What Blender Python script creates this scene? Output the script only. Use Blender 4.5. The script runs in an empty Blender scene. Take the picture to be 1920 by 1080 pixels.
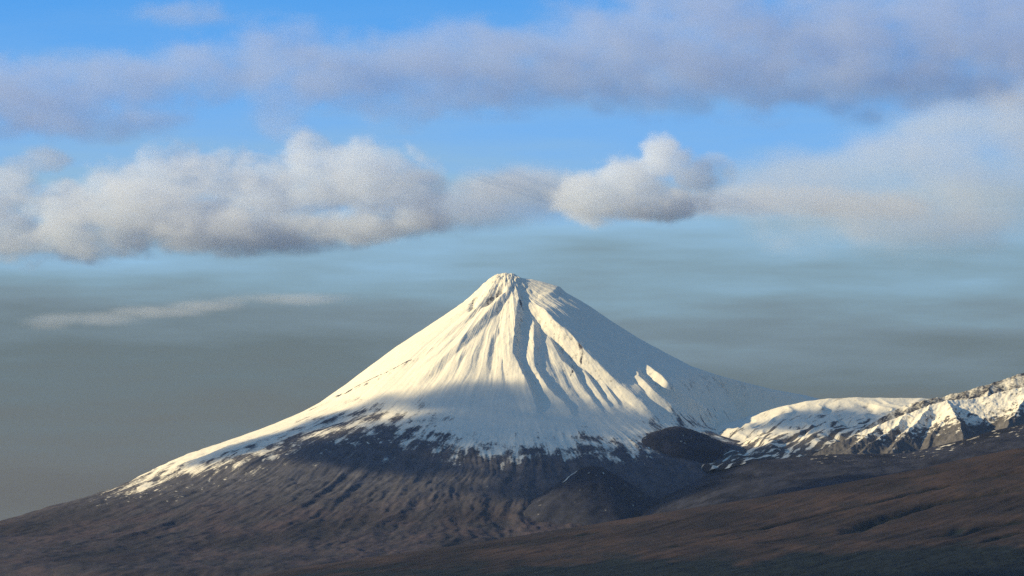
import bpy, math, random
import numpy as np

R = math.radians
scene = bpy.context.scene
col = scene.collection

# ------------------------------------------------------------------ camera
FPX = 960 / math.tan(R(5.0))          # focal length in photo pixels (1920 wide)
PITCH = R(3.2)
CAMZ = 30.0
cam_d = bpy.data.cameras.new('camera')
cam_d.sensor_width = 36
cam_d.lens = 18 / math.tan(R(5.0))
cam_d.clip_start = 10
cam_d.clip_end = 400000
cam = bpy.data.objects.new('camera', cam_d)
cam.location = (0, 0, CAMZ)
cam.rotation_euler = (R(90) + PITCH, 0, 0)
col.objects.link(cam)
scene.camera = cam

# ------------------------------------------------------------------ sun and sky
SUN_EL = 18.5
SUN_AZ = 6.5                           # degrees from due left towards the camera
se, sa = R(SUN_EL), R(SUN_AZ)
S = np.array([-math.cos(sa) * math.cos(se), -math.sin(sa) * math.cos(se), math.sin(se)])
sd = bpy.data.lights.new('sun', 'SUN')
sd.energy = 5.0
sd.angle = R(0.55)
sd.color = (1.0, 0.84, 0.53)
sun = bpy.data.objects.new('sun', sd)
from mathutils import Vector
sun.rotation_euler = Vector(S).to_track_quat('Z', 'Y').to_euler()
col.objects.link(sun)

world = bpy.data.worlds.new('World')
scene.world = world
world.use_nodes = True
nt = world.node_tree
nt.nodes.clear()


class NT:
    """tiny helper to write node trees"""
    def __init__(s, tree): s.t = tree
    def n(s, typ, **kw):
        nd = s.t.nodes.new(typ)
        for k, v in kw.items(): setattr(nd, k, v)
        return nd
    def put(s, sock, v):
        if isinstance(v, bpy.types.NodeSocket): s.t.links.new(v, sock)
        elif v is not None: sock.default_value = v
    def m(s, op, a, b=None, c=None, clamp=False):
        nd = s.n('ShaderNodeMath', operation=op, use_clamp=clamp)
        for i, v in enumerate((a, b, c)):
            if v is not None: s.put(nd.inputs[i], v)
        return nd.outputs[0]
    def vm(s, op, a, b=None, c=None):
        nd = s.n('ShaderNodeVectorMath', operation=op)
        for i, v in enumerate((a, b, c)):
            if v is not None: s.put(nd.inputs[i], v)
        return nd.outputs['Value'] if op in ('LENGTH', 'DOT_PRODUCT', 'DISTANCE') else nd.outputs[0]
    def noise(s, vec, scale, detail=4, rough=0.55, out='Fac', dist=0.0):
        nd = s.n('ShaderNodeTexNoise')
        s.put(nd.inputs['Vector'], vec)
        nd.inputs['Scale'].default_value = scale
        nd.inputs['Detail'].default_value = detail
        nd.inputs['Roughness'].default_value = rough
        nd.inputs['Distortion'].default_value = dist
        return nd.outputs[out if out != 'Fac' else 0]
    def smooth(s, v, a, b, lo=0.0, hi=1.0):
        nd = s.n('ShaderNodeMapRange', interpolation_type='SMOOTHSTEP')
        s.put(nd.inputs['Value'], v)
        nd.inputs['From Min'].default_value = a
        nd.inputs['From Max'].default_value = b
        nd.inputs['To Min'].default_value = lo
        nd.inputs['To Max'].default_value = hi
        return nd.outputs[0]
    def mix(s, f, a, b, mode='MIX'):
        nd = s.n('ShaderNodeMix', data_type='RGBA', blend_type=mode)
        s.put(nd.inputs[0], f)
        s.put(nd.inputs[6], a if not isinstance(a, tuple) else (*a, 1)[:4])
        s.put(nd.inputs[7], b if not isinstance(b, tuple) else (*b, 1)[:4])
        return nd.outputs[2]
    def ramp(s, f, stops, interp='EASE'):
        nd = s.n('ShaderNodeValToRGB')
        nd.color_ramp.interpolation = interp
        el = nd.color_ramp.elements
        while len(el) < len(stops): el.new(0.5)
        for e, (p, c) in zip(el, stops):
            e.position = p
            e.color = (*c, 1)
        s.put(nd.inputs[0], f)
        return nd.outputs[0]


w = NT(nt)
tc = w.n('ShaderNodeTexCoord').outputs['Generated']
sep = w.n('ShaderNodeSeparateXYZ')
w.put(sep.inputs[0], tc)
zz = w.m('MAXIMUM', sep.outputs[2], 0.0)
comb = w.n('ShaderNodeCombineXYZ')          # the thick cold air near the horizon: the clear sky's blue comes in early
w.put(comb.inputs[0], sep.outputs[0]); w.put(comb.inputs[1], sep.outputs[1])
w.put(comb.inputs[2], w.m('MULTIPLY_ADD', zz, 5.0, 0.02))
skyn = w.n('ShaderNodeTexSky', sky_type='NISHITA')
skyn.sun_disc = False
skyn.sun_elevation = se
skyn.sun_rotation = math.atan2(S[0], S[1])
skyn.altitude = 900
skyn.air_density = 1.0
skyn.dust_density = 0.3
skyn.ozone_density = 2.0
w.put(skyn.inputs[0], w.vm('NORMALIZE', comb.outputs[0]))
hsv = w.n('ShaderNodeHueSaturation')
hsv.inputs['Saturation'].default_value = 1.32
hsv.inputs['Value'].default_value = 1.75
w.put(hsv.inputs['Color'], skyn.outputs[0])
# murk along the horizon: grey-green low down, streaked
warp = w.vm('MULTIPLY', tc, (1.0, 1.0, 11.0))
nz = w.noise(warp, 9.0, 5, 0.55)
nz2 = w.noise(w.vm('MULTIPLY', tc, (1.0, 1.0, 6.0)), 32.0, 5, 0.55)
e = w.m('ADD', sep.outputs[2], w.m('MULTIPLY', w.m('SUBTRACT', nz, 0.5), 0.034))
e = w.m('ADD', e, w.m('MULTIPLY', w.m('SUBTRACT', nz2, 0.5), 0.016))
murk = w.smooth(e, 0.052, 0.116, 1.0, 0.0)
mcol = w.ramp(w.m('MULTIPLY', e, 10.0), [(p, tuple(c / 0.15 for c in k)) for p, k in ((0.10, (0.098, 0.086, 0.067)), (0.27, (0.117, 0.121, 0.108)), (0.41, (0.112, 0.146, 0.155)), (0.50, (0.148, 0.203, 0.235)), (0.58, (0.185, 0.285, 0.345)), (0.68, (0.25, 0.395, 0.50)), (0.85, (0.22, 0.375, 0.57)))], 'LINEAR')
skyc = w.mix(murk, hsv.outputs[0], mcol)
# the broken cloud cover goes on over the rest of the sky
cn = w.noise(w.vm('MULTIPLY', tc, (1.0, 1.0, 2.5)), 3.2, 6, 0.6)
cov = w.m('MULTIPLY', w.smooth(cn, 0.40, 0.62), w.smooth(sep.outputs[2], 0.125, 0.22))
skyc = w.mix(w.m('MULTIPLY', cov, 0.9), skyc, (0.17 / 0.15, 0.195 / 0.15, 0.26 / 0.15))
bg = w.n('ShaderNodeBackground')
w.put(bg.inputs[0], skyc)
bg.inputs[1].default_value = 0.15
wo = w.n('ShaderNodeOutputWorld')
nt.links.new(bg.outputs[0], wo.inputs[0])

scene.view_settings.view_transform = 'Standard'
scene.view_settings.look = 'None'
scene.view_settings.gamma = 1
scene.view_settings.use_curve_mapping = False
scene.view_settings.exposure = 0.38
scene.cycles.use_denoising = False      # keep a little grain, as in the photograph
scene.cycles.volume_bounces = 20
scene.cycles.max_bounces = 22
scene.cycles.diffuse_bounces = 2


# ------------------------------------------------------------------ helpers
def ray(px, py):
    u, v = (px - 960) / FPX, (540 - py) / FPX
    return np.array([u, math.cos(PITCH) - v * math.sin(PITCH), math.sin(PITCH) + v * math.cos(PITCH)])


def at(px, py, Y):
    d = ray(px, py)
    return np.array([0, 0, CAMZ]) + d * (Y / d[1])


rng = np.random.RandomState(7)
PERM = rng.permutation(4096).astype(np.int64)
GRAD = rng.uniform(0, 2 * np.pi, 4096)
GX, GY = np.cos(GRAD), np.sin(GRAD)


def perlin(x, y, seed=0):
    xi = np.floor(x).astype(np.int64); yi = np.floor(y).astype(np.int64)
    xf = x - xi; yf = y - yi
    u = xf * xf * xf * (xf * (xf * 6 - 15) + 10); v = yf * yf * yf * (yf * (yf * 6 - 15) + 10)
    def g(ix, iy, dx, dy):
        k = PERM[(PERM[(ix + seed * 57) & 4095] + iy) & 4095]
        return GX[k] * dx + GY[k] * dy
    a = g(xi, yi, xf, yf); b = g(xi + 1, yi, xf - 1, yf)
    c = g(xi, yi + 1, xf, yf - 1); d = g(xi + 1, yi + 1, xf - 1, yf - 1)
    return ((a + (b - a) * u) + ((c + (d - c) * u) - (a + (b - a) * u)) * v) * 1.5


def fbm(x, y, oct=5, seed=0, gain=0.5):
    s = 0; a = 1.0; t = 0
    for o in range(oct):
        s = s + a * perlin(x, y, seed + o); t += a
        x = x * 2.03; y = y * 2.03; a *= gain
    return s / t


def ridged(x, y, oct=4, seed=0, gain=0.5):
    s = 0; a = 1.0; t = 0
    for o in range(oct):
        s = s + a * (1 - 2 * np.abs(perlin(x, y, seed + o))); t += a
        x = x * 2.07; y = y * 2.07; a *= gain
    return s / t


def sstep(a, b, x):
    t = np.clip((x - a) / (b - a), 0, 1)
    return t * t * (3 - 2 * t)


def polydist(X, Y, pts):
    """distance to a polyline in plan, signed side (+ = left of travel), parameter 0..1 and interpolated extra columns"""
    pts = np.asarray(pts, float)
    seg = np.linalg.norm(np.diff(pts[:, :2], axis=0), axis=1)
    cum = np.concatenate([[0], np.cumsum(seg)])
    best = np.full(X.shape, 1e12); side = np.zeros(X.shape); par = np.zeros(X.shape)
    for i in range(len(pts) - 1):
        ax, ay = pts[i, :2]; dx, dy = pts[i + 1, :2] - pts[i, :2]
        L2 = dx * dx + dy * dy
        t = np.clip(((X - ax) * dx + (Y - ay) * dy) / L2, 0, 1)
        ex = X - ax - t * dx; ey = Y - ay - t * dy
        d = ex * ex + ey * ey
        m = d < best
        best = np.where(m, d, best)
        side = np.where(m, np.sign(dx * ey - dy * ex), side)
        par = np.where(m, (cum[i] + t * seg[i]) / cum[-1], par)
    return np.sqrt(best), side, par, cum / cum[-1]


def grid_mesh(name, X, Y, Z, attrs, mat, label, kind='structure', category=None):
    nr, nc = X.shape
    me = bpy.data.meshes.new(name)
    co = np.stack([X, Y, Z], -1).reshape(-1, 3).astype(np.float32)
    i = np.arange(nr * nc).reshape(nr, nc)
    q = np.stack([i[:-1, :-1], i[:-1, 1:], i[1:, 1:], i[1:, :-1]], -1).reshape(-1, 4)
    p = co[q[:, :3]]
    if np.cross(p[:, 1] - p[:, 0], p[:, 2] - p[:, 0])[:, 2].mean() < 0: q = q[:, ::-1]
    me.vertices.add(len(co)); me.vertices.foreach_set('co', co.ravel())
    me.loops.add(q.size); me.loops.foreach_set('vertex_index', q.astype(np.int32).ravel())
    me.polygons.add(len(q))
    me.polygons.foreach_set('loop_start', np.arange(0, q.size, 4, dtype=np.int32))
    me.polygons.foreach_set('use_smooth', np.ones(len(q), bool))
    me.update(calc_edges=True)
    for k, v in attrs.items():
        a = me.attributes.new(k, 'FLOAT', 'POINT')
        a.data.foreach_set('value', np.asarray(v, np.float32).ravel())
    o = bpy.data.objects.new(name, me)
    col.objects.link(o)
    me.materials.append(mat)
    o['label'] = label
    if kind: o['kind'] = kind
    if category: o['category'] = category
    return o


# ------------------------------------------------------------------ materials
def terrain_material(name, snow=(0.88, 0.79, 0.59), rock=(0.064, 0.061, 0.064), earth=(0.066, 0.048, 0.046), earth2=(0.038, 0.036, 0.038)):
    """attributes on the mesh: snow (cover 0..1), bare (0 rock .. 1 heath)"""
    m = bpy.data.materials.new(name)
    m.use_nodes = True
    t = NT(m.node_tree)
    b = m.node_tree.nodes['Principled BSDF']
    b.inputs['Roughness'].default_value = 0.9
    b.inputs['Specular IOR Level'].default_value = 0.08
    P = t.n('ShaderNodeNewGeometry').outputs['Position']
    def attr(k):
        a = t.n('ShaderNodeAttribute'); a.attribute_name = k
        return a.outputs['Fac']
    n1 = t.noise(P, 0.012, 5, 0.65)
    n2 = t.noise(P, 0.05, 4, 0.6)
    n3 = t.noise(t.vm('MULTIPLY', P, (1.0, 0.5, 2.5)), 0.0035, 5, 0.6)
    e = t.mix(t.smooth(n3, 0.35, 0.65), earth2, earth)
    e = t.mix(t.smooth(n2, 0.45, 0.75, 0, 0.5), e, tuple(c * 1.7 for c in earth))
    n4 = t.noise(t.vm('MULTIPLY', P, (0.6, 0.4, 3.0)), 0.0016, 5, 0.6)
    e = t.mix(t.smooth(n4, 0.42, 0.62, 0, 0.65), e, tuple(c * 0.45 for c in earth2))
    r = t.mix(t.smooth(n1, 0.35, 0.7), rock, tuple(c * 1.7 for c in rock))
    bare = t.mix(attr('bare'), r, e)
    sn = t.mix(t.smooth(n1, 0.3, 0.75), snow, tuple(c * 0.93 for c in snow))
    cover = t.m('ADD', attr('snow'), t.m('MULTIPLY', t.m('SUBTRACT', n2, 0.5), 0.5))
    cover = t.smooth(cover, 0.34, 0.66)
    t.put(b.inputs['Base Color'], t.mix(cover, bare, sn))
    bp = t.n('ShaderNodeBump')
    bp.inputs['Strength'].default_value = 0.5
    bp.inputs['Distance'].default_value = 6.0
    t.put(bp.inputs['Height'], t.noise(P, 0.03, 5, 0.6))
    t.put(b.inputs['Normal'], bp.outputs[0])
    return m


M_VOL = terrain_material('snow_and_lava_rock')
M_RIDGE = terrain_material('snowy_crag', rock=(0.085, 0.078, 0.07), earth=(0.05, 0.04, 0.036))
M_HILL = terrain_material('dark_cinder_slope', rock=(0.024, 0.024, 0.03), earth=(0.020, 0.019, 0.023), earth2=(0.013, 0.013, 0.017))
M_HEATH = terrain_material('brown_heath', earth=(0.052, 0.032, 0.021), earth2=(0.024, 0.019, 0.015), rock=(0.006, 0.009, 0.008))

# ------------------------------------------------------------------ the volcano
CX, CY = -35.0, 48000.0
left_px = [(933, 515), (915, 526), (900, 540), (870, 567), (830, 595), (790, 622), (740, 655), (690, 692), (650, 722), (600, 757), (560, 778),
           (500, 803), (430, 831), (380, 851), (320, 875), (280, 893), (235, 917), (180, 938), (120, 955), (60, 972), (0, 990), (-120, 1018), (-300, 1048), (-600, 1085), (-800, 1140)]
right_px = [(968, 516), (978, 522), (1000, 525), (1020, 530), (1050, 539), (1062, 550), (1085, 563), (1105, 575), (1150, 606), (1200, 637), (1250, 664),
            (1300, 690), (1350, 707), (1400, 721), (1450, 733), (1500, 741), (1560, 746), (1740, 750), (1900, 770), (2100, 830)]
Lp = np.array([at(x, y, CY) for x, y in left_px]); Rp = np.array([at(x, y, CY) for x, y in right_px])
Lr, Lz = CX - Lp[:, 0], Lp[:, 2]
Rr, Rz = Rp[:, 0] - CX, Rp[:, 2]
SUMMIT = Lz[0]


def base_cone(X, Y):
    dx, dy = X - CX, Y - CY
    r = np.hypot(dx, dy)
    a = np.degrees(np.arctan2(dy, dx))
    zl = np.interp(r, np.concatenate([[0, 40], Lr]), np.concatenate([[SUMMIT - 22, SUMMIT - 12], Lz]))
    zr = np.interp(r, np.concatenate([[0], Rr]), np.concatenate([[SUMMIT - 22], Rz]))
    f = sstep(-68, -12, a) * (1 - sstep(60, 140, a))
    return zl * (1 - f) + zr * f - f * sstep(0, 520, r - np.interp(a, [-60, -25, -12, -4, 10], [1650, 1480, 1640, 2350, 2600])) * 430


def lift(pts, fn, y0=41500, y1=49500):
    """put photo points on a surface, as plan positions"""
    out = []
    Ys = np.arange(y0, y1, 6.0)
    for p in pts:
        d = ray(p[0], p[1])
        xs = d[0] / d[1] * Ys; zs = CAMZ + d[2] / d[1] * Ys
        hit = np.nonzero(fn(xs, Ys) >= zs)[0]
        k = hit[0] if len(hit) else int(np.argmin(zs - fn(xs, Ys)))
        out.append((xs[k], Ys[k]))
    return np.array(out)


# photo-traced ridge lines: points, height (m) along the line, half width left / right (m)
RIDGES = [
    ([(1046, 616), (1062, 645), (1085, 668), (1100, 692)], [0, 30, 34, 0], 40, 26),
    ([(1088, 655), (1112, 690), (1140, 728), (1168, 762)], [0, 36, 34, 0], 44, 30),
    ([(1128, 700), (1160, 735), (1200, 770)], [0, 28, 0], 42, 30),
    ([(885, 640), (862, 672), (838, 708)], [0, 20, 0], 60, 30),
    ([(945, 640), (940, 680), (942, 730)], [0, 20, 0], 50, 28),
    # main shade line running down the right
    ([(974, 522), (985, 545), (1000, 560), (1020, 577), (1040, 606), (1060, 622), (1080, 640), (1103, 665), (1140, 697), (1190, 732), (1240, 770)], [0, 14, 44, 84, 104, 110, 108, 100, 84, 50, 0], 70, 200),
    # bright rib with the dark wedge right of it
    ([(970, 530), (972, 560), (968, 590), (962, 640), (961, 662), (982, 706), (998, 738), (1012, 775)], [10, 50, 58, 46, 44, 54, 46, 0], 95, 36),
    ([(1001, 575), (1001, 620), (1000, 660), (1003, 690), (1025, 725), (1055, 752), (1080, 780)], [0, 34, 36, 34, 36, 26, 0], 52, 38),
    ([(1023, 588), (1034, 640), (1052, 676), (1076, 694), (1085, 712), (1110, 745), (1140, 775)], [0, 24, 32, 40, 22, 22, 0], 48, 34),
    ([(1104, 668), (1098, 700), (1120, 735), (1150, 768)], [0, 24, 22, 0], 45, 34),
    # left of the summit
    ([(966, 524), (945, 552), (905, 596), (862, 640), (815, 685), (775, 716)], [8, 40, 40, 36, 26, 0], 90, 46),
    ([(933, 516), (918, 545), (900, 572), (868, 600), (830, 630), (790, 660)], [4, 30, 26, 18, 12, 0], 60, 40),
    ([(915, 570), (880, 610), (820, 665), (760, 702)], [0, 18, 16, 0], 60, 32),
    ([(938, 585), (928, 620), (915, 660), (908, 710)], [0, 14, 16, 0], 45, 30),
    ([(900, 630), (880, 680), (862, 730)], [0, 14, 0], 60, 40),
    # the ledge with rock on the left flank
    ([(850, 628), (790, 668), (735, 697), (680, 722), (620, 750), (560, 782)], [0, 9, 12, 12, 8, 0], 70, 16),
    # ribs on the shaded right face that catch the light
    ([(1190, 672), (1199, 704), (1226, 736), (1262, 764), (1300, 790)], [0, 52, 70, 72, 0], 70, 50),
    ([(1206, 660), (1226, 690), (1252, 717), (1290, 746), (1335, 772), (1370, 790)], [0, 62, 86, 100, 84, 0], 50, 50),
    ([(1262, 697), (1295, 716), (1335, 736)], [0, 26, 0], 55, 55),
]

# polar grid, denser towards the camera
NT_, NR_ = 1560, 460
th = np.concatenate([np.linspace(-200, 20, NT_ - 160), np.linspace(20, 160, 162)[1:-1]])
th = np.concatenate([th, [160.0]])
u = np.linspace(0, 1, NR_)
rad = 4 + 7500 * (0.55 * u + 0.45 * u ** 2)
TH, RA = np.meshgrid(np.radians(th), rad)
X = CX + RA * np.cos(TH); Y = CY + RA * np.sin(TH)
Z = base_cone(X, Y)
tdeg = np.degrees(TH)
# explicit ribs
H = np.zeros_like(Z)
for pts, amp, wl, wr in RIDGES:
    up_ = 0.85 * max(amp)
    P = lift(pts, lambda a, b: base_cone(a, b) + up_)
    jx = fbm(X / 90, Y / 90, 3, 41) * 14
    d, side, par, cum = polydist(X + jx, Y, P)
    A = np.interp(par, cum, amp)
    wd = np.where(side > 0, wr, wl)     # travelling downhill: right-hand flank in the picture is on the left of travel
    k = np.clip(1 - d / (wd * 1.9), 0, 1)
    prof = 0.55 * k ** 1.3 + 0.45 * np.exp(-(d / wd) ** 2)
    end = sstep(0, 1.0, np.clip(1.9 - d / (wd * 1.0), 0, 1))
    H = np.maximum(H, A * prof * end)
for pts, dep, wd in (([(940, 549), (928, 560), (914, 573)], 46, 30), ([(889, 566), (884, 582)], 30, 26), ([(1072, 690), (1082, 702)], 24, 24)):
    d, _, _, _ = polydist(X, Y, lift(pts, base_cone))
    H = H - dep * np.exp(-(d / wd) ** 2)
# fine fluting down the fall line, fading towards the foot
up = sstep(900, 2300, Z)
warp_ = fbm(X / 420, Y / 420, 3, 5) * 0.10
fl = ridged(TH * 7.5 + warp_ * 2.2, RA / 2600, 4, 11)
fl2 = ridged(TH * 26 + warp_ * 4, RA / 1600, 3, 17)
rr = np.clip(RA / 900, 0.12, 1.0)
H += up * (fl * 13 + fl2 * 1.6) * rr * (1 - 0.4 * sstep(-45, -30, tdeg) * sstep(40, 10, tdeg))
H += fbm(X / 70, Y / 70, 4, 23) * 3 * rr
# ragged summit rocks
top = sstep(2350, 2700, Z)
H += top * (1 - 0.85 * sstep(-55, -38, tdeg) * sstep(60, 20, tdeg)) * (fbm(X / 45, Y / 45, 4, 29) * 10 + ridged(X / 28, Y / 60, 3, 30) * 9 * sstep(2660, 2760, Z))
Z = Z + H
# lower apron: lava streams, gullies and hummocks
low = 1 - sstep(1150, 1650, Z)
lava = ridged(TH * 15 + fbm(X / 700, Y / 700, 4, 8) * 0.45, RA / 1700, 5, 31, 0.6)
Z += low * (lava * 28 + fbm(X / 90, Y / 110, 4, 38) * 7 + ridged(TH * 6 + 3, RA / 2600, 3, 33) * 26 + fbm(X / 300, Y / 300, 4, 37) * 18 + ridged(X / 120, Y / 170, 3, 39) * 4)

# snow cover: snowline altitude along x, ragged along the fall line
sl_px = [(-200, 850), (150, 902), (225, 926), (280, 920), (330, 912), (420, 892), (500, 864), (570, 834), (630, 812), (690, 806), (740, 812), (780, 822), (830, 838), (900, 852),
         (960, 864), (1040, 852), (1080, 838), (1140, 856), (1190, 845), (1240, 812), (1330, 812), (1400, 835), (1500, 860), (2000, 900)]
sly = np.interp([p[0] for p in sl_px], [400, 750], [48000, 45500])
slz = [at(x, y, d)[2] for (x, y), d in zip(sl_px, sly)]; slx = [at(x, y, d)[0] for (x, y), d in zip(sl_px, sly)]
line = np.interp(X, slx, slz)
strk = ridged(TH * 60 + fbm(X / 200, Y / 200, 3, 3) * 2, RA / 420, 3, 51)
blot = fbm(X / 130, Y / 200, 5, 55)
wide = np.interp(X, [-3500, -2200, -1300, -700, -300, 300, 900], [120, 130, 190, 220, 125, 110, 140])
sn = 0.5 + (Z - line) / (3.4 * wide) + strk * 0.22 - lava * 0.30 + blot * 0.55 - ridged(TH * 95, RA / 650, 2, 53) * 0.16
# scattered patches below the line
spots = fbm(X / 42, Y / 80, 3, 61) - 0.30 + 0.25 * fbm(X / 700, Y / 700, 2, 63)
sn = np.maximum(np.minimum(sn, 1), np.where((Z < line) & (Z > 600), -0.02 + spots * 1.15 + 0.36 * sstep(350, 0, line - Z), -1))
high = Z > line + 2.2 * wide
sn = np.where(high, np.maximum(sn, 0.95), sn)
# shade painted into the dark summit facets; bare rock on the left flank ledge
for poly, rr_, s_ in [([(918, 562), (926, 556), (938, 552), (928, 566), (912, 572)], 34, 0.18), ([(884, 566), (888, 572), (884, 582)], 28, 0.2), ([(860, 588), (845, 600)], 7, .6),
                      ([(772, 678), (740, 694), (700, 712), (668, 728), (650, 738)], 12, 1.05), ([(640, 742), (618, 752), (585, 768)], 14, 0.85),
                      ([(815, 652), (805, 660)], 8, 0.7), ([(640, 795), (600, 808), (560, 822), (530, 840)], 16, 0.6),
                      ([(970, 566), (985, 590), (992, 620)], 12, 0.35), ([(1078, 700), (1066, 712)], 8, 0.5), ([(1085, 640), (1090, 690)], 18, 0.3)]:
    P = lift(poly, base_cone)
    d, _, _, _ = polydist(X, Y, P)
    sn -= s_ * np.exp(-(d / rr_) ** 2) * (0.7 + 1.0 * fbm(X / 22, Y / 40, 3, 71))
bare = sstep(1150, 700, Z)
# wind-bared ground on the steepest flanks
gr = np.gradient(Z, axis=0) / np.gradient(RA, axis=0)
gt = np.gradient(Z, axis=1) / (np.gradient(TH, axis=1) * RA)
steep = np.hypot(gr, gt)
sn -= np.clip(sstep(0.72, 1.1, steep) * (0.32 + 0.6 * fbm(X / 26, Y / 60, 4, 73)), 0, 0.44) * sstep(1500, 1900, Z)
Z_TOP = Z.max()
grid_mesh('mountain', X, Y, Z, {'snow': sn, 'bare': bare}, M_VOL,
          'snow covered conical volcano rising from dark lava slopes, its right face in shade')


# ------------------------------------------------------------------ other land
def slope_sheet(name, crest, Yc, front, Yf, x0, x1, mat, label, nx, ny, shape=1.0, back=(0.35, 500), rough=None, cover=None, carve=(), bow=0.0):
    """a hillside: its crest follows photo points at distance Yc, and it comes down to photo points FRONT at distance Yf"""
    xa, xb = at(x0, 540, Yc)[0], at(x1, 540, Yc)[0]
    xs = np.linspace(xa, xb, nx)
    vb = np.linspace(-back[0], 0, max(6, ny // 10))[:-1]
    v = np.concatenate([vb, np.linspace(0, 1, ny) ** 1.0])
    XX, V = np.meshgrid(xs, v)
    YY = Yc + (Yf - Yc) * V
    cp = np.array([at(a, b, Yc) for a, b in crest]); fp = np.array([at(a, b, Yf) for a, b in front])
    wob = fbm(XX / 900, YY / 900, 3, 77) * bow
    zc = np.interp(XX, cp[:, 0], cp[:, 2]); zf = np.interp(XX, fp[:, 0], fp[:, 2])
    vp = np.clip(V, 0, 1)
    ZZ = zc + (zf - zc) * vp ** shape + wob * sstep(0, 0.3, vp)
    ZZ = ZZ - np.where(V < 0, (-V / back[0]) ** 1.2 * back[1], 0)
    def surf(x, y):
        vv = np.clip((y - Yc) / (Yf - Yc), 0, 1)
        a = np.interp(x, cp[:, 0], cp[:, 2]); b = np.interp(x, fp[:, 0], fp[:, 2])
        return np.where((y - Yc) / (Yf - Yc) < 0, -1e4, a + (b - a) * vv ** shape)
    at_ = {'snow': np.zeros_like(ZZ) - 1, 'bare': np.ones_like(ZZ)}
    dark = np.zeros_like(ZZ)
    for pts, dep, wd in carve:
        Pp = lift(pts, surf, min(Yf, Yc), max(Yf, Yc))
        d, s_, par, _ = polydist(XX + fbm(XX / 120, YY / 120, 3, 81) * wd * 0.5, YY, Pp)
        k = np.exp(-(d / wd) ** 2) * np.minimum(1, 5 * np.minimum(par, 1 - par) + 0.15)
        ZZ = ZZ - dep * k
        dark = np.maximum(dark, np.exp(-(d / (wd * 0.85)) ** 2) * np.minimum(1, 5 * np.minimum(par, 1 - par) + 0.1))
    if rough is not None: ZZ = ZZ + rough(XX, YY, vp)
    if cover is not None: at_.update(cover(XX, YY, ZZ, vp, dark))
    return grid_mesh(name, XX, YY, ZZ, at_, mat, label)


# snowy saddle between the volcano and the ridge on the right
def plat_rough(x, y, v):
    f = 0.25 + 0.75 * sstep(0.0, 0.2, v)
    a = ridged(x / 400 + fbm(x / 300, y / 300, 2, 3) * 0.6, y / 560, 2, 101) * 40
    b = fbm(x / 210, y / 300, 2, 105) * 26
    return f * (a + b) + fbm(x / 80, y / 80, 3, 107) * 4 * (0.3 + f)


def plat_cover(x, y, z, v, dark):
    s = 0.80 - sstep(0.25, 0.9, v) * 0.5 + fbm((x * .8 - y * .6) / 60, (x * .6 + y * .8) / 210, 5, 111) * 1.35 * (0.3 + 0.7 * sstep(0.05, 0.5, v)) - 0.08
    return {'snow': s, 'bare': sstep(0.6, 1.0, v)}


slope_sheet('snowy_saddle', [(1180, 850), (1250, 830), (1310, 812), (1360, 796), (1410, 780), (1460, 765), (1510, 754), (1570, 747), (1640, 746), (1740, 749), (2000, 752)], 47000,
            [(1180, 900), (1400, 876), (2000, 870)], 45300, 1240, 1960, M_RIDGE,
            'rolling snow covered saddle between the white cone and the craggy ridge', 500, 270, 0.9, (0.3, 600), plat_rough, plat_cover)

# craggy ridge at the right edge: a skeleton of crest and spurs
def ridge_skeleton(name, lines, x0, x1, Y0, Y1, mat, label, nx, ny, base):
    xs = np.linspace(at(x0, 540, Y0)[0], at(x1, 540, Y0)[0], nx); ys = np.linspace(Y0, Y1, ny)
    XX, YY = np.meshgrid(xs, ys)
    ZZ = np.full(XX.shape, -1e4)
    wx = fbm(XX / 140, YY / 140, 4, 121) * 30; wy = fbm(XX / 140, YY / 140, 4, 127) * 30
    for pts, sl, sr in lines:
        P3 = np.array([at(a, b, c) for a, b, c in pts])
        d, side, par, cum = polydist(XX + wx, YY + wy, P3)
        zl = np.interp(par, cum, P3[:, 2])
        z_ = zl - d * np.where(side > 0, sr, sl)
        h = np.clip(1 - np.abs(ZZ - z_) / 26, 0, 1)
        ZZ = np.maximum(ZZ, z_) + np.where(ZZ > -9e3, h * h * 6, 0)
    ZZ += fbm(XX / 70, YY / 70, 4, 131) * 11 + ridged(XX / 45, YY / 60, 3, 135) * 4
    ZZ = np.maximum(ZZ, base)
    gy, gx = np.gradient(ZZ, ys, xs)
    return XX, YY, ZZ, np.hypot(gx, gy)


crag = [
    ([(1530, 850, 44500), (1600, 816, 44620), (1650, 796, 44700), (1700, 776, 44780), (1745, 760, 44850), (1778, 751, 44900), (1830, 748, 44960), (1880, 735, 45000), (1960, 715, 45050)], 0.62, 0.75),
    ([(1778, 751, 44900), (1788, 772, 44560), (1800, 796, 44300), (1808, 822, 44100)], 0.7, 1.0),
    ([(1745, 760, 44850), (1725, 785, 44600), (1700, 808, 44400), (1672, 838, 44200)], 0.7, 0.8),
    ([(1700, 776, 44780), (1672, 805, 44520), (1640, 826, 44330), (1615, 846, 44200)], 0.7, 0.8),
    ([(1650, 796, 44700), (1622, 820, 44480), (1590, 842, 44300)], 0.7, 0.8),
    ([(1765, 790, 44500), (1748, 815, 44350), (1735, 842, 44220)], 0.75, 0.85),
    ([(1945, 715, 45050), (1915, 755, 44700), (1893, 785, 44480), (1884, 812, 44300)], 0.6, 0.7),
]
XX, YY, ZZ, SL = ridge_skeleton('crag', crag, 1500, 1990, 43900, 46000, M_RIDGE, '', 430, 330, 700.0)
sn = 0.93 - 0.38 * sstep(0.6, 1.1, SL) + fbm(XX / 75, YY / 75, 4, 141) * 0.42
ln = np.interp(XX, [at(a, 0, 44300)[0] for a in (1500, 1700, 1800, 1920)], [at(0, b, 44300)[2] for b in (846, 846, 820, 798)])
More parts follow.
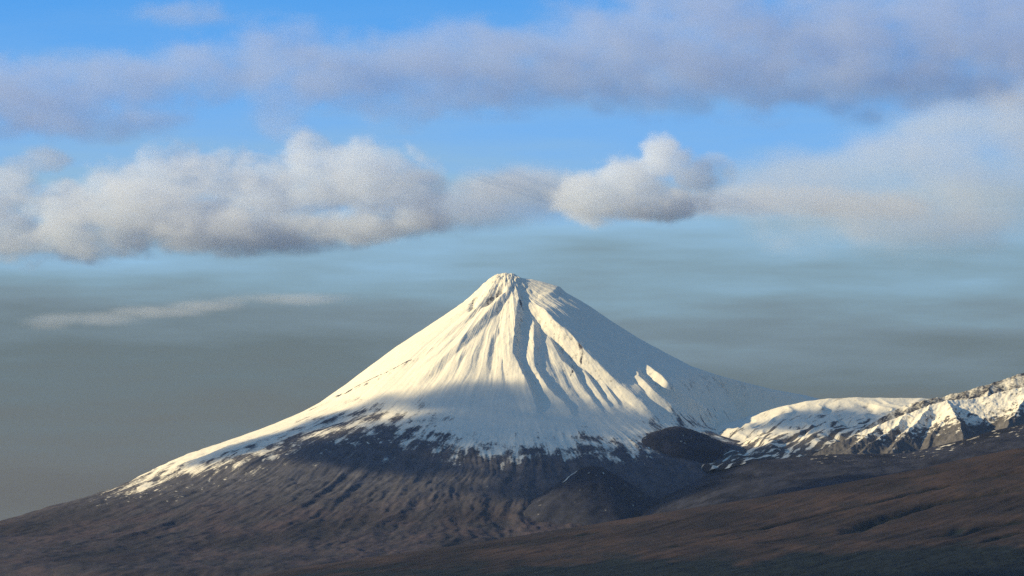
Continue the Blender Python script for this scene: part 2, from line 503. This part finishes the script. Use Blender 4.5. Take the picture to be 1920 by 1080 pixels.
sn -= 0.75 * sstep(70, -70, ZZ - ln + fbm(XX / 70, YY / 150, 4, 145) * 60) + 0.5 * sstep(230, 40, ZZ - ln)
grid_mesh('snowy_ridge', XX, YY, ZZ, {'snow': sn, 'bare': np.zeros_like(sn)}, M_RIDGE,
          'sunlit craggy ridge with snow on its spurs at the right edge')
backr = [([(1590, 822, 46050), (1640, 789, 46080), (1668, 773, 46100), (1695, 760, 46120), (1735, 750, 46150), (1770, 743, 46200), (1810, 733, 46200), (1860, 718, 46250), (1920, 698, 46300), (2010, 672, 46350)], 0.7, 0.8),
         ([(1860, 718, 46250), (1845, 750, 45950)], 0.7, 0.8), ([(1735, 750, 46150), (1715, 785, 45900)], 0.7, 0.8)]
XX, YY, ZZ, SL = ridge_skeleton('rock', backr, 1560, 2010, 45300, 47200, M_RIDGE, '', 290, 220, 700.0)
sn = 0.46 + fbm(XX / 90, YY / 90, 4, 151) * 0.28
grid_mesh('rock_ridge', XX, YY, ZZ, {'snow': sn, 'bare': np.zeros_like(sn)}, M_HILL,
          'dark bare rock crest rising just behind the sunlit craggy ridge')


# cinder cones on the apron
def cone_hill(name, apex, Y, rx, h, label, seed, mat, prof):
    c = at(apex[0], apex[1], Y)
    t_ = np.linspace(0, 2 * np.pi, 181); r_ = np.linspace(0.0, 1, 70)
    T, Rr_ = np.meshgrid(t_, r_)
    wob = 1 + 0.16 * (fbm(np.cos(T) * 1.3 + 9, np.sin(T) * 1.3 + seed, 3, seed))
    XX = c[0] + np.cos(T) * Rr_ * rx * wob; YY = c[1] + np.sin(T) * Rr_ * rx * wob
    ZZ = c[2] - h * np.interp(Rr_, *prof) + fbm(XX / 60, YY / 60, 4, seed) * 12 * np.minimum(1, Rr_ * 4)
    ZZ -= (1 - np.abs(perlin(T * 5, Rr_ * 1.5, seed))) * 6 * Rr_
    sn = fbm(XX / 55, YY / 55, 4, seed + 5) * 0.9 + 0.02
    if name == 'cinder_cone':
        P = np.array([at(a, b, Y - 150)[:2] for a, b in ((1086, 890), (1074, 908), (1060, 925))])
        streak, _, _, _ = polydist(XX, YY * 0 + (Y - 150) + (YY - Y) * 1.0, np.array([(c[0] - 95, Y - 70), (c[0] - 150, Y - 170), (c[0] - 230, Y - 260)]))
        sn = np.maximum(sn, 0.9 * np.exp(-(streak / 16) ** 2))
    return grid_mesh(name, XX, YY, ZZ, {'snow': sn, 'bare': np.zeros_like(sn)}, mat, label)


PROF = ([0, .08, .25, .5, .75, 1.0], [0, 0.03, 0.22, 0.55, 0.85, 1.35])
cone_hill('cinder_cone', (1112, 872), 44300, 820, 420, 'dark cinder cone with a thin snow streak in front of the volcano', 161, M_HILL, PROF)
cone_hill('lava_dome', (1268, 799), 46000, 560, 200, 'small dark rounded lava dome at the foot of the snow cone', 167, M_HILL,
          ([0, .1, .3, .6, .8, 1.0], [0, 0.04, 0.22, 0.58, 1.0, 2.1]))

# dark slope below the craggy ridge
def dk_rough(x, y, v):
    return sstep(0, 0.2, v) * (fbm(x / 260, y / 330, 5, 171) * 22 + ridged(x / 400 + y / 900, y / 500, 4, 173) * 14)


def dk_cover(x, y, z, v, dark):
    s = 0.02 - 0.5 * sstep(2300, 1500, x) + fbm(x / 70, y / 60, 4, 175) * 0.75 + 0.2 * fbm(x / 500, y / 500, 2, 177) - 0.45 * sstep(0.05, 0.4, v) + 0.15
    return {'snow': s, 'bare': sstep(-0.3, 0.3, fbm(x / 300, y / 300, 3, 179))}


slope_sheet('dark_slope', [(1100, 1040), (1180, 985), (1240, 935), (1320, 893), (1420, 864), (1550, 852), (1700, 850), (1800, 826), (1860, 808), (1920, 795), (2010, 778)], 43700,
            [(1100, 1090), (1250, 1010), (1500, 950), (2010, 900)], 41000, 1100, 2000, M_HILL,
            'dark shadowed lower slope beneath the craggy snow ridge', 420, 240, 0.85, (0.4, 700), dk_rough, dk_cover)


# brown heath in the right foreground, cut by long gullies
def he_rough(x, y, v):
    return sstep(0, 0.1, v) * (fbm(x / 200, y / 500, 5, 181) * 7 + ridged((x * .61 + y * .79) / 1500, (x * .79 - y * .61) / 190, 4, 183) * 15 + ridged((x * .61 + y * .79) / 600, (x * .79 - y * .61) / 70, 3, 185) * 4 + sstep(0.45, 0.8, v) * ridged(x / 260, y / 420, 4, 187) * 16)


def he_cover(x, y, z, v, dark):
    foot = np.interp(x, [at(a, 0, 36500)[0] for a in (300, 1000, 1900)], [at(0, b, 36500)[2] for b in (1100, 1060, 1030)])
    scrub_shade = fbm(x / 260, y / 330, 4, 191) * 0.6 - 0.08 - 0.45 * ridged((x * .61 + y * .79) / 1500, (x * .79 - y * .61) / 190, 3, 183) + sstep(90, -60, z - foot + fbm(x / 420, y / 700, 5, 193) * 130) * 1.6  # scattered scrub, plus cloud shade on the foot painted in as dark ground
    return {'snow': np.full_like(x, -1.0), 'bare': np.clip(1 - np.maximum(dark * 1.8, scrub_shade), 0, 1)}


gul = [
    ([(1300, 1012), (1400, 997), (1480, 981), (1560, 962), (1630, 947), (1700, 930), (1760, 915), (1830, 902), (1925, 886)], 30, 39),
    ([(1600, 988), (1650, 975), (1700, 962), (1760, 945), (1830, 932), (1925, 918)], 52, 69),
    ([(1590, 1003), (1625, 985), (1670, 975)], 40, 90),
    ([(1420, 1022), (1480, 1012), (1560, 1000)], 20, 33),
    ([(1230, 1030), (1310, 1022), (1420, 1008)], 16, 30),
    ([(1600, 916), (1700, 897), (1800, 880)], 14, 21),
    ([(1790, 1010), (1840, 992), (1880, 985), (1930, 975)], 36, 51),
    ([(1840, 1022), (1880, 1008), (1930, 1000)], 30, 42),
    ([(1740, 1012), (1790, 1000), (1800, 990)], 28, 45),
    ([(700, 1050), (900, 1030), (1050, 1010), (1180, 990)], 14, 33),
]
slope_sheet('heath_hillside', [(300, 1110), (420, 1088), (560, 1064), (760, 1036), (900, 1016), (1100, 985), (1280, 955), (1400, 937), (1500, 920), (1700, 884), (1800, 862), (1920, 838), (2020, 815)], 39500,
            [(300, 1170), (1000, 1140), (2020, 1110)], 33500, 300, 2020, M_HEATH,
            'brown heath hillside cut by long dark gullies in the right foreground', 660, 300, 0.95, (0.3, 350), he_rough, he_cover, gul)

# plain
xs = np.sinh(np.linspace(-3.2, 3.2, 260)) / np.sinh(3.2) * 45000
ys = np.concatenate([np.linspace(-12000, 24000, 60), np.linspace(24300, 62000, 240), np.linspace(64000, 110000, 30)])
XX, YY = np.meshgrid(xs, ys)
rr_ = np.hypot(XX - CX, YY - CY)
ZZ = np.interp(rr_, [0, 6000, 6600, 8000, 12000, 20000, 30000], [300, 330, 325, 225, 100, 20, 0])
ZZ += fbm(XX / 1500, YY / 1500, 4, 201) * 14 * sstep(3000, 15000, YY)
grid_mesh('ground', XX, YY, ZZ, {'snow': np.full_like(XX, -1.0), 'bare': np.clip(0.5 + fbm(XX / 700, YY / 900, 4, 203), 0, 1)}, M_HEATH,
          'dark plain in front of the volcano')

# ------------------------------------------------------------------ thin air haze
hz = bpy.data.meshes.new('haze')
hx, hy0, hy1, h0, h1 = 45500.0, -12500.0, 110500.0, -40.0, max(2900.0, float(Z_TOP) + 30)
vs = [(sx * hx, y, z) for z in (h0, h1) for y in (hy0, hy1) for sx in (-1, 1)]
hz.from_pydata(vs, [], [(0, 2, 3, 1), (4, 5, 7, 6), (0, 1, 5, 4), (2, 6, 7, 3), (0, 4, 6, 2), (1, 3, 7, 5)])
ho = bpy.data.objects.new('haze', hz); col.objects.link(ho)
ho['kind'] = 'stuff'; ho['label'] = 'thin blue air haze over the plain and slopes'
hm = bpy.data.materials.new('haze_air'); hm.use_nodes = True
t = NT(hm.node_tree); hm.node_tree.nodes.remove(hm.node_tree.nodes['Principled BSDF'])
pv = t.n('ShaderNodeVolumePrincipled')
pv.inputs['Color'].default_value = (0.42, 0.64, 1.0, 1)
pv.inputs['Density'].default_value = 1.4e-6
pv.inputs['Anisotropy'].default_value = 0.2
hm.node_tree.links.new(pv.outputs[0], hm.node_tree.nodes['Material Output'].inputs['Volume'])
hz.materials.append(hm)


# ------------------------------------------------------------------ clouds
def cloud_material(name, dens, color=(0.97, 0.97, 0.97), aniso=0.0):
    m = bpy.data.materials.new(name); m.use_nodes = True
    m.node_tree.nodes.remove(m.node_tree.nodes['Principled BSDF'])
    t = NT(m.node_tree)
    p = t.n('ShaderNodeVolumePrincipled')
    p.inputs['Color'].default_value = (*color, 1)
    p.inputs['Density'].default_value = dens
    p.inputs['Anisotropy'].default_value = aniso
    m.node_tree.links.new(p.outputs[0], m.node_tree.nodes['Material Output'].inputs['Volume'])
    return m


def cloud(name, label, puffs, dens, voxel=45.0, nscale=1 / 900, amp=0.55, thr=0.25, soft=0.5, squash=1.6, detail=6.0, rough=0.68, color=(0.90, 0.945, 1.0), seed=0.0, group=None, grow=1.3):
    """puffs: (centre, radii) ellipsoids in world metres; the density field is voxelised inside the cloud's own box"""
    C = np.array([p[0] for p in puffs], float); Rd = np.array([p[1] for p in puffs], float) * grow
    lo = (C - Rd * 1.0).min(0); hi = (C + Rd * 1.0).max(0)
    mid = (lo + hi) / 2
    lo -= mid; hi -= mid
    vol = bpy.data.volumes.new(name)
    o = bpy.data.objects.new(name, vol); col.objects.link(o)
    o.location = mid
    mat = cloud_material(name + '_vapour', dens, color)
    vol.materials.append(mat)
    ng = bpy.data.node_groups.new(name + '_field', 'GeometryNodeTree')
    ng.interface.new_socket('Geometry', in_out='INPUT', socket_type='NodeSocketGeometry')
    ng.interface.new_socket('Geometry', in_out='OUTPUT', socket_type='NodeSocketGeometry')
    t = NT(ng)
    pos = t.n('GeometryNodeInputPosition').outputs[0]
    acc = mx = None
    for c, r in zip(C - mid, Rd):
        inv = 1.0 / r
        q = t.vm('MULTIPLY_ADD', pos, tuple(inv), tuple(-c * inv))
        wgt = t.smooth(t.vm('LENGTH', q), 0.25, 1.0, 1.0, 0.0)
        acc = wgt if acc is None else t.m('SMOOTH_MAX', acc, wgt, 0.15)
        mx = wgt if mx is None else t.m('MAXIMUM', mx, wgt)
    npos = t.vm('MULTIPLY_ADD', pos, (1.0, 1.0, squash), (seed * 7919.0, seed * 3571.0, 0.0))
    n = t.noise(npos, nscale, detail, rough)
    n = t.m('MULTIPLY', t.m('SUBTRACT', n, 0.5), 4.0 * amp)
    inside = t.smooth(mx, 0.0, 0.15)
    d = t.m('MULTIPLY', t.smooth(t.m('ADD', acc, n), thr, thr + soft), inside)
    vc = t.n('GeometryNodeVolumeCube')
    t.put(vc.inputs['Density'], d)
    vc.inputs['Background'].default_value = 0.0
    vc.inputs['Min'].default_value = tuple(lo); vc.inputs['Max'].default_value = tuple(hi)
    for ax, k in enumerate('XYZ'):
        vc.inputs['Resolution ' + k].default_value = int(max(16, min(420, (hi[ax] - lo[ax]) / voxel)))
    sm = t.n('GeometryNodeSetMaterial'); sm.inputs['Material'].default_value = mat
    ng.links.new(vc.outputs[0], sm.inputs[0])
    go = t.n('NodeGroupOutput')
    ng.links.new(sm.outputs[0], go.inputs[0])
    md = o.modifiers.new('field', 'NODES'); md.node_group = ng
    o['label'] = label; o['category'] = 'cloud'
    if group: o['group'] = group
    return o


CYD = 66000.0


def pf(px, py, rx, rz, depth=None, deep=1.9, Y=CYD, dy=None):
    dy = -3.3 * px if dy is None else dy      # the rows of cloud come nearer towards the right
    k = (Y + dy) / FPX
    c = at(px, py, Y + dy)
    return (tuple(c), (rx * k, (depth if depth else (rx + rz) * 0.5) * k * deep, rz * k))


CL = 'clouds in the sky behind the volcano'
cloud('cumulus_cloud', 'long white cumulus bank left of the peak with puffy tops', [
    pf(10, 350, 70, 60), pf(20, 440, 90, 62), pf(130, 400, 110, 70), pf(235, 370, 110, 72), pf(330, 350, 100, 80), pf(420, 340, 100, 70), pf(500, 360, 110, 70),
    pf(570, 285, 60, 46), pf(600, 350, 110, 80), pf(700, 345, 110, 80), pf(770, 360, 95, 62), pf(160, 450, 160, 42), pf(450, 430, 240, 46), pf(700, 420, 180, 42),
    pf(80, 296, 60, 26), pf(-60, 400, 90, 110), pf(300, 400, 220, 60)], 0.0016, 28, 1 / 500, 1.15, 0.34, 0.45, seed=1, group=CL)
cloud('cumulus_cloud', 'bright cumulus with a white turret right above the peak', [
    pf(1110, 372, 90, 58, dy=-6500), pf(1180, 350, 95, 60, dy=-6500), pf(1236, 300, 44, 52, dy=-6500), pf(1270, 308, 48, 32, dy=-6500), pf(1220, 382, 120, 40, dy=-6500), pf(1300, 330, 50, 40, dy=-6500), pf(1234, 285, 26, 34, dy=-6500)],
    0.0024, 22, 1 / 380, 0.9, 0.34, 0.4, seed=2, group=CL)
cloud('cumulus_cloud', 'small dark hooked cloud clinging to the white turret', [
    pf(1335, 305, 40, 26, dy=-6300), pf(1365, 325, 28, 30, dy=-6300), pf(1345, 345, 30, 16, dy=-6300)], 0.0010, 24, 1 / 350, 0.5, 0.3, 0.5, color=(0.86, 0.9, 0.97), seed=3, group=CL)
cloud('stratus_cloud', 'grey flat cloud trailing right from the turret cumulus', [
    pf(1380, 380, 170, 36), pf(1500, 378, 180, 34), pf(1620, 390, 160, 30), pf(960, 360, 170, 62), pf(880, 390, 150, 50)], 0.0008, 48, 1 / 800, 0.6, 0.3, 0.6, color=(0.9, 0.92, 0.97), seed=4, group=CL)
cloud('hazy_cloud', 'pale hazy cloud with soft edges at the right', [
    pf(1810, 258, 210, 90, dy=-9300), pf(1700, 300, 200, 70, dy=-9300), pf(1930, 240, 160, 110, dy=-9300), pf(1560, 330, 220, 60, dy=-9300), pf(1850, 340, 240, 70, dy=-9300), pf(1700, 400, 330, 90, dy=-9300)], 0.0007, 55, 1 / 800, 0.9, 0.25, 1.1, seed=5, group=CL)
cloud('stratocumulus_cloud', 'broad lilac grey cloud sheet across the top', [
    pf(520, 90, 130, 62), pf(420, 120, 190, 60), pf(620, 140, 230, 66), pf(820, 110, 230, 72), pf(1000, 120, 240, 84), pf(1150, 100, 230, 100), pf(1330, 90, 260, 110), pf(1500, 70, 240, 100),
    pf(1440, 150, 160, 80), pf(1700, 60, 280, 110), pf(1900, 80, 260, 130), pf(1760, 150, 240, 60), pf(2050, 90, 260, 150), pf(240, 150, 220, 56), pf(60, 170, 240, 66), pf(-140, 190, 240, 80), pf(330, 25, 120, 26),
    pf(530, 200, 66, 60), pf(735, 215, 80, 36), pf(150, 230, 200, 36), pf(1300, 10, 200, 60), pf(1620, 130, 260, 90), pf(1250, 150, 220, 70), pf(900, 170, 200, 50), pf(1850, 10, 260, 80)], 0.00075, 46, 1 / 600, 1.5, 0.30, 0.8, color=(0.64, 0.76, 1.0), seed=6, group=CL)  # darker, bluer vapour colour stands in for shade and skylight on the sheet
cloud('streak_cloud', 'thin pale cloud streak low in the sky left of the cone', [
    pf(95, 603, 70, 20), pf(180, 598, 110, 18), pf(290, 585, 120, 14), pf(380, 574, 100, 12), pf(432, 568, 50, 14), pf(560, 560, 150, 12)], 0.0005, 24, 1 / 800, 0.6, 0.26, 0.8, squash=1.2, seed=7, group=CL)

# the big cloud bank towards the sun, left of the view: its shadow lies on the volcano's foot and the apron
SX = -11000.0


def toward_sun(T):
    T = np.asarray(T, float)
    return T + S * ((SX - T[0]) / S[0])


def qp(q, p):
    """plan position y = q and height p of a shadowed point at x = 0 -> centre in the cloud bank"""
    return toward_sun((0.0, q, p))


sh = []
for q, p, rq, rp in ((46500, 1610, 420, 300), (46180, 1660, 440, 330), (46420, 1660, 420, 290), (46000, 2480, 620, 260), (46300, 2350, 300, 200), (46850, 1050, 340, 420), (46000, 1500, 700, 420), (45200, 1500, 900, 460), (46800, 680, 420, 400), (45700, 950, 1000, 460), (45500, 1980, 420, 170), (44500, 1350, 1100, 500),
                     (43700, 1400, 1000, 480), (41500, 1900, 1000, 620), (40600, 1500, 900, 480), (33200, 900, 1300, 900), (33600, 300, 1200, 600), (32300, 1700, 1200, 700), (33300, 1950, 1200, 700)):
    c = qp(q, p)
    sh.append((tuple(c), (450.0, rq, rp)))
o = cloud('cloud_bank', 'large cloud bank standing towards the sun', sh, 0.0052, 45, 1 / 620, 0.9, 0.28, 0.5, squash=3.2, seed=9, grow=1.2)
o['kind'] = 'stuff'; del o['category']
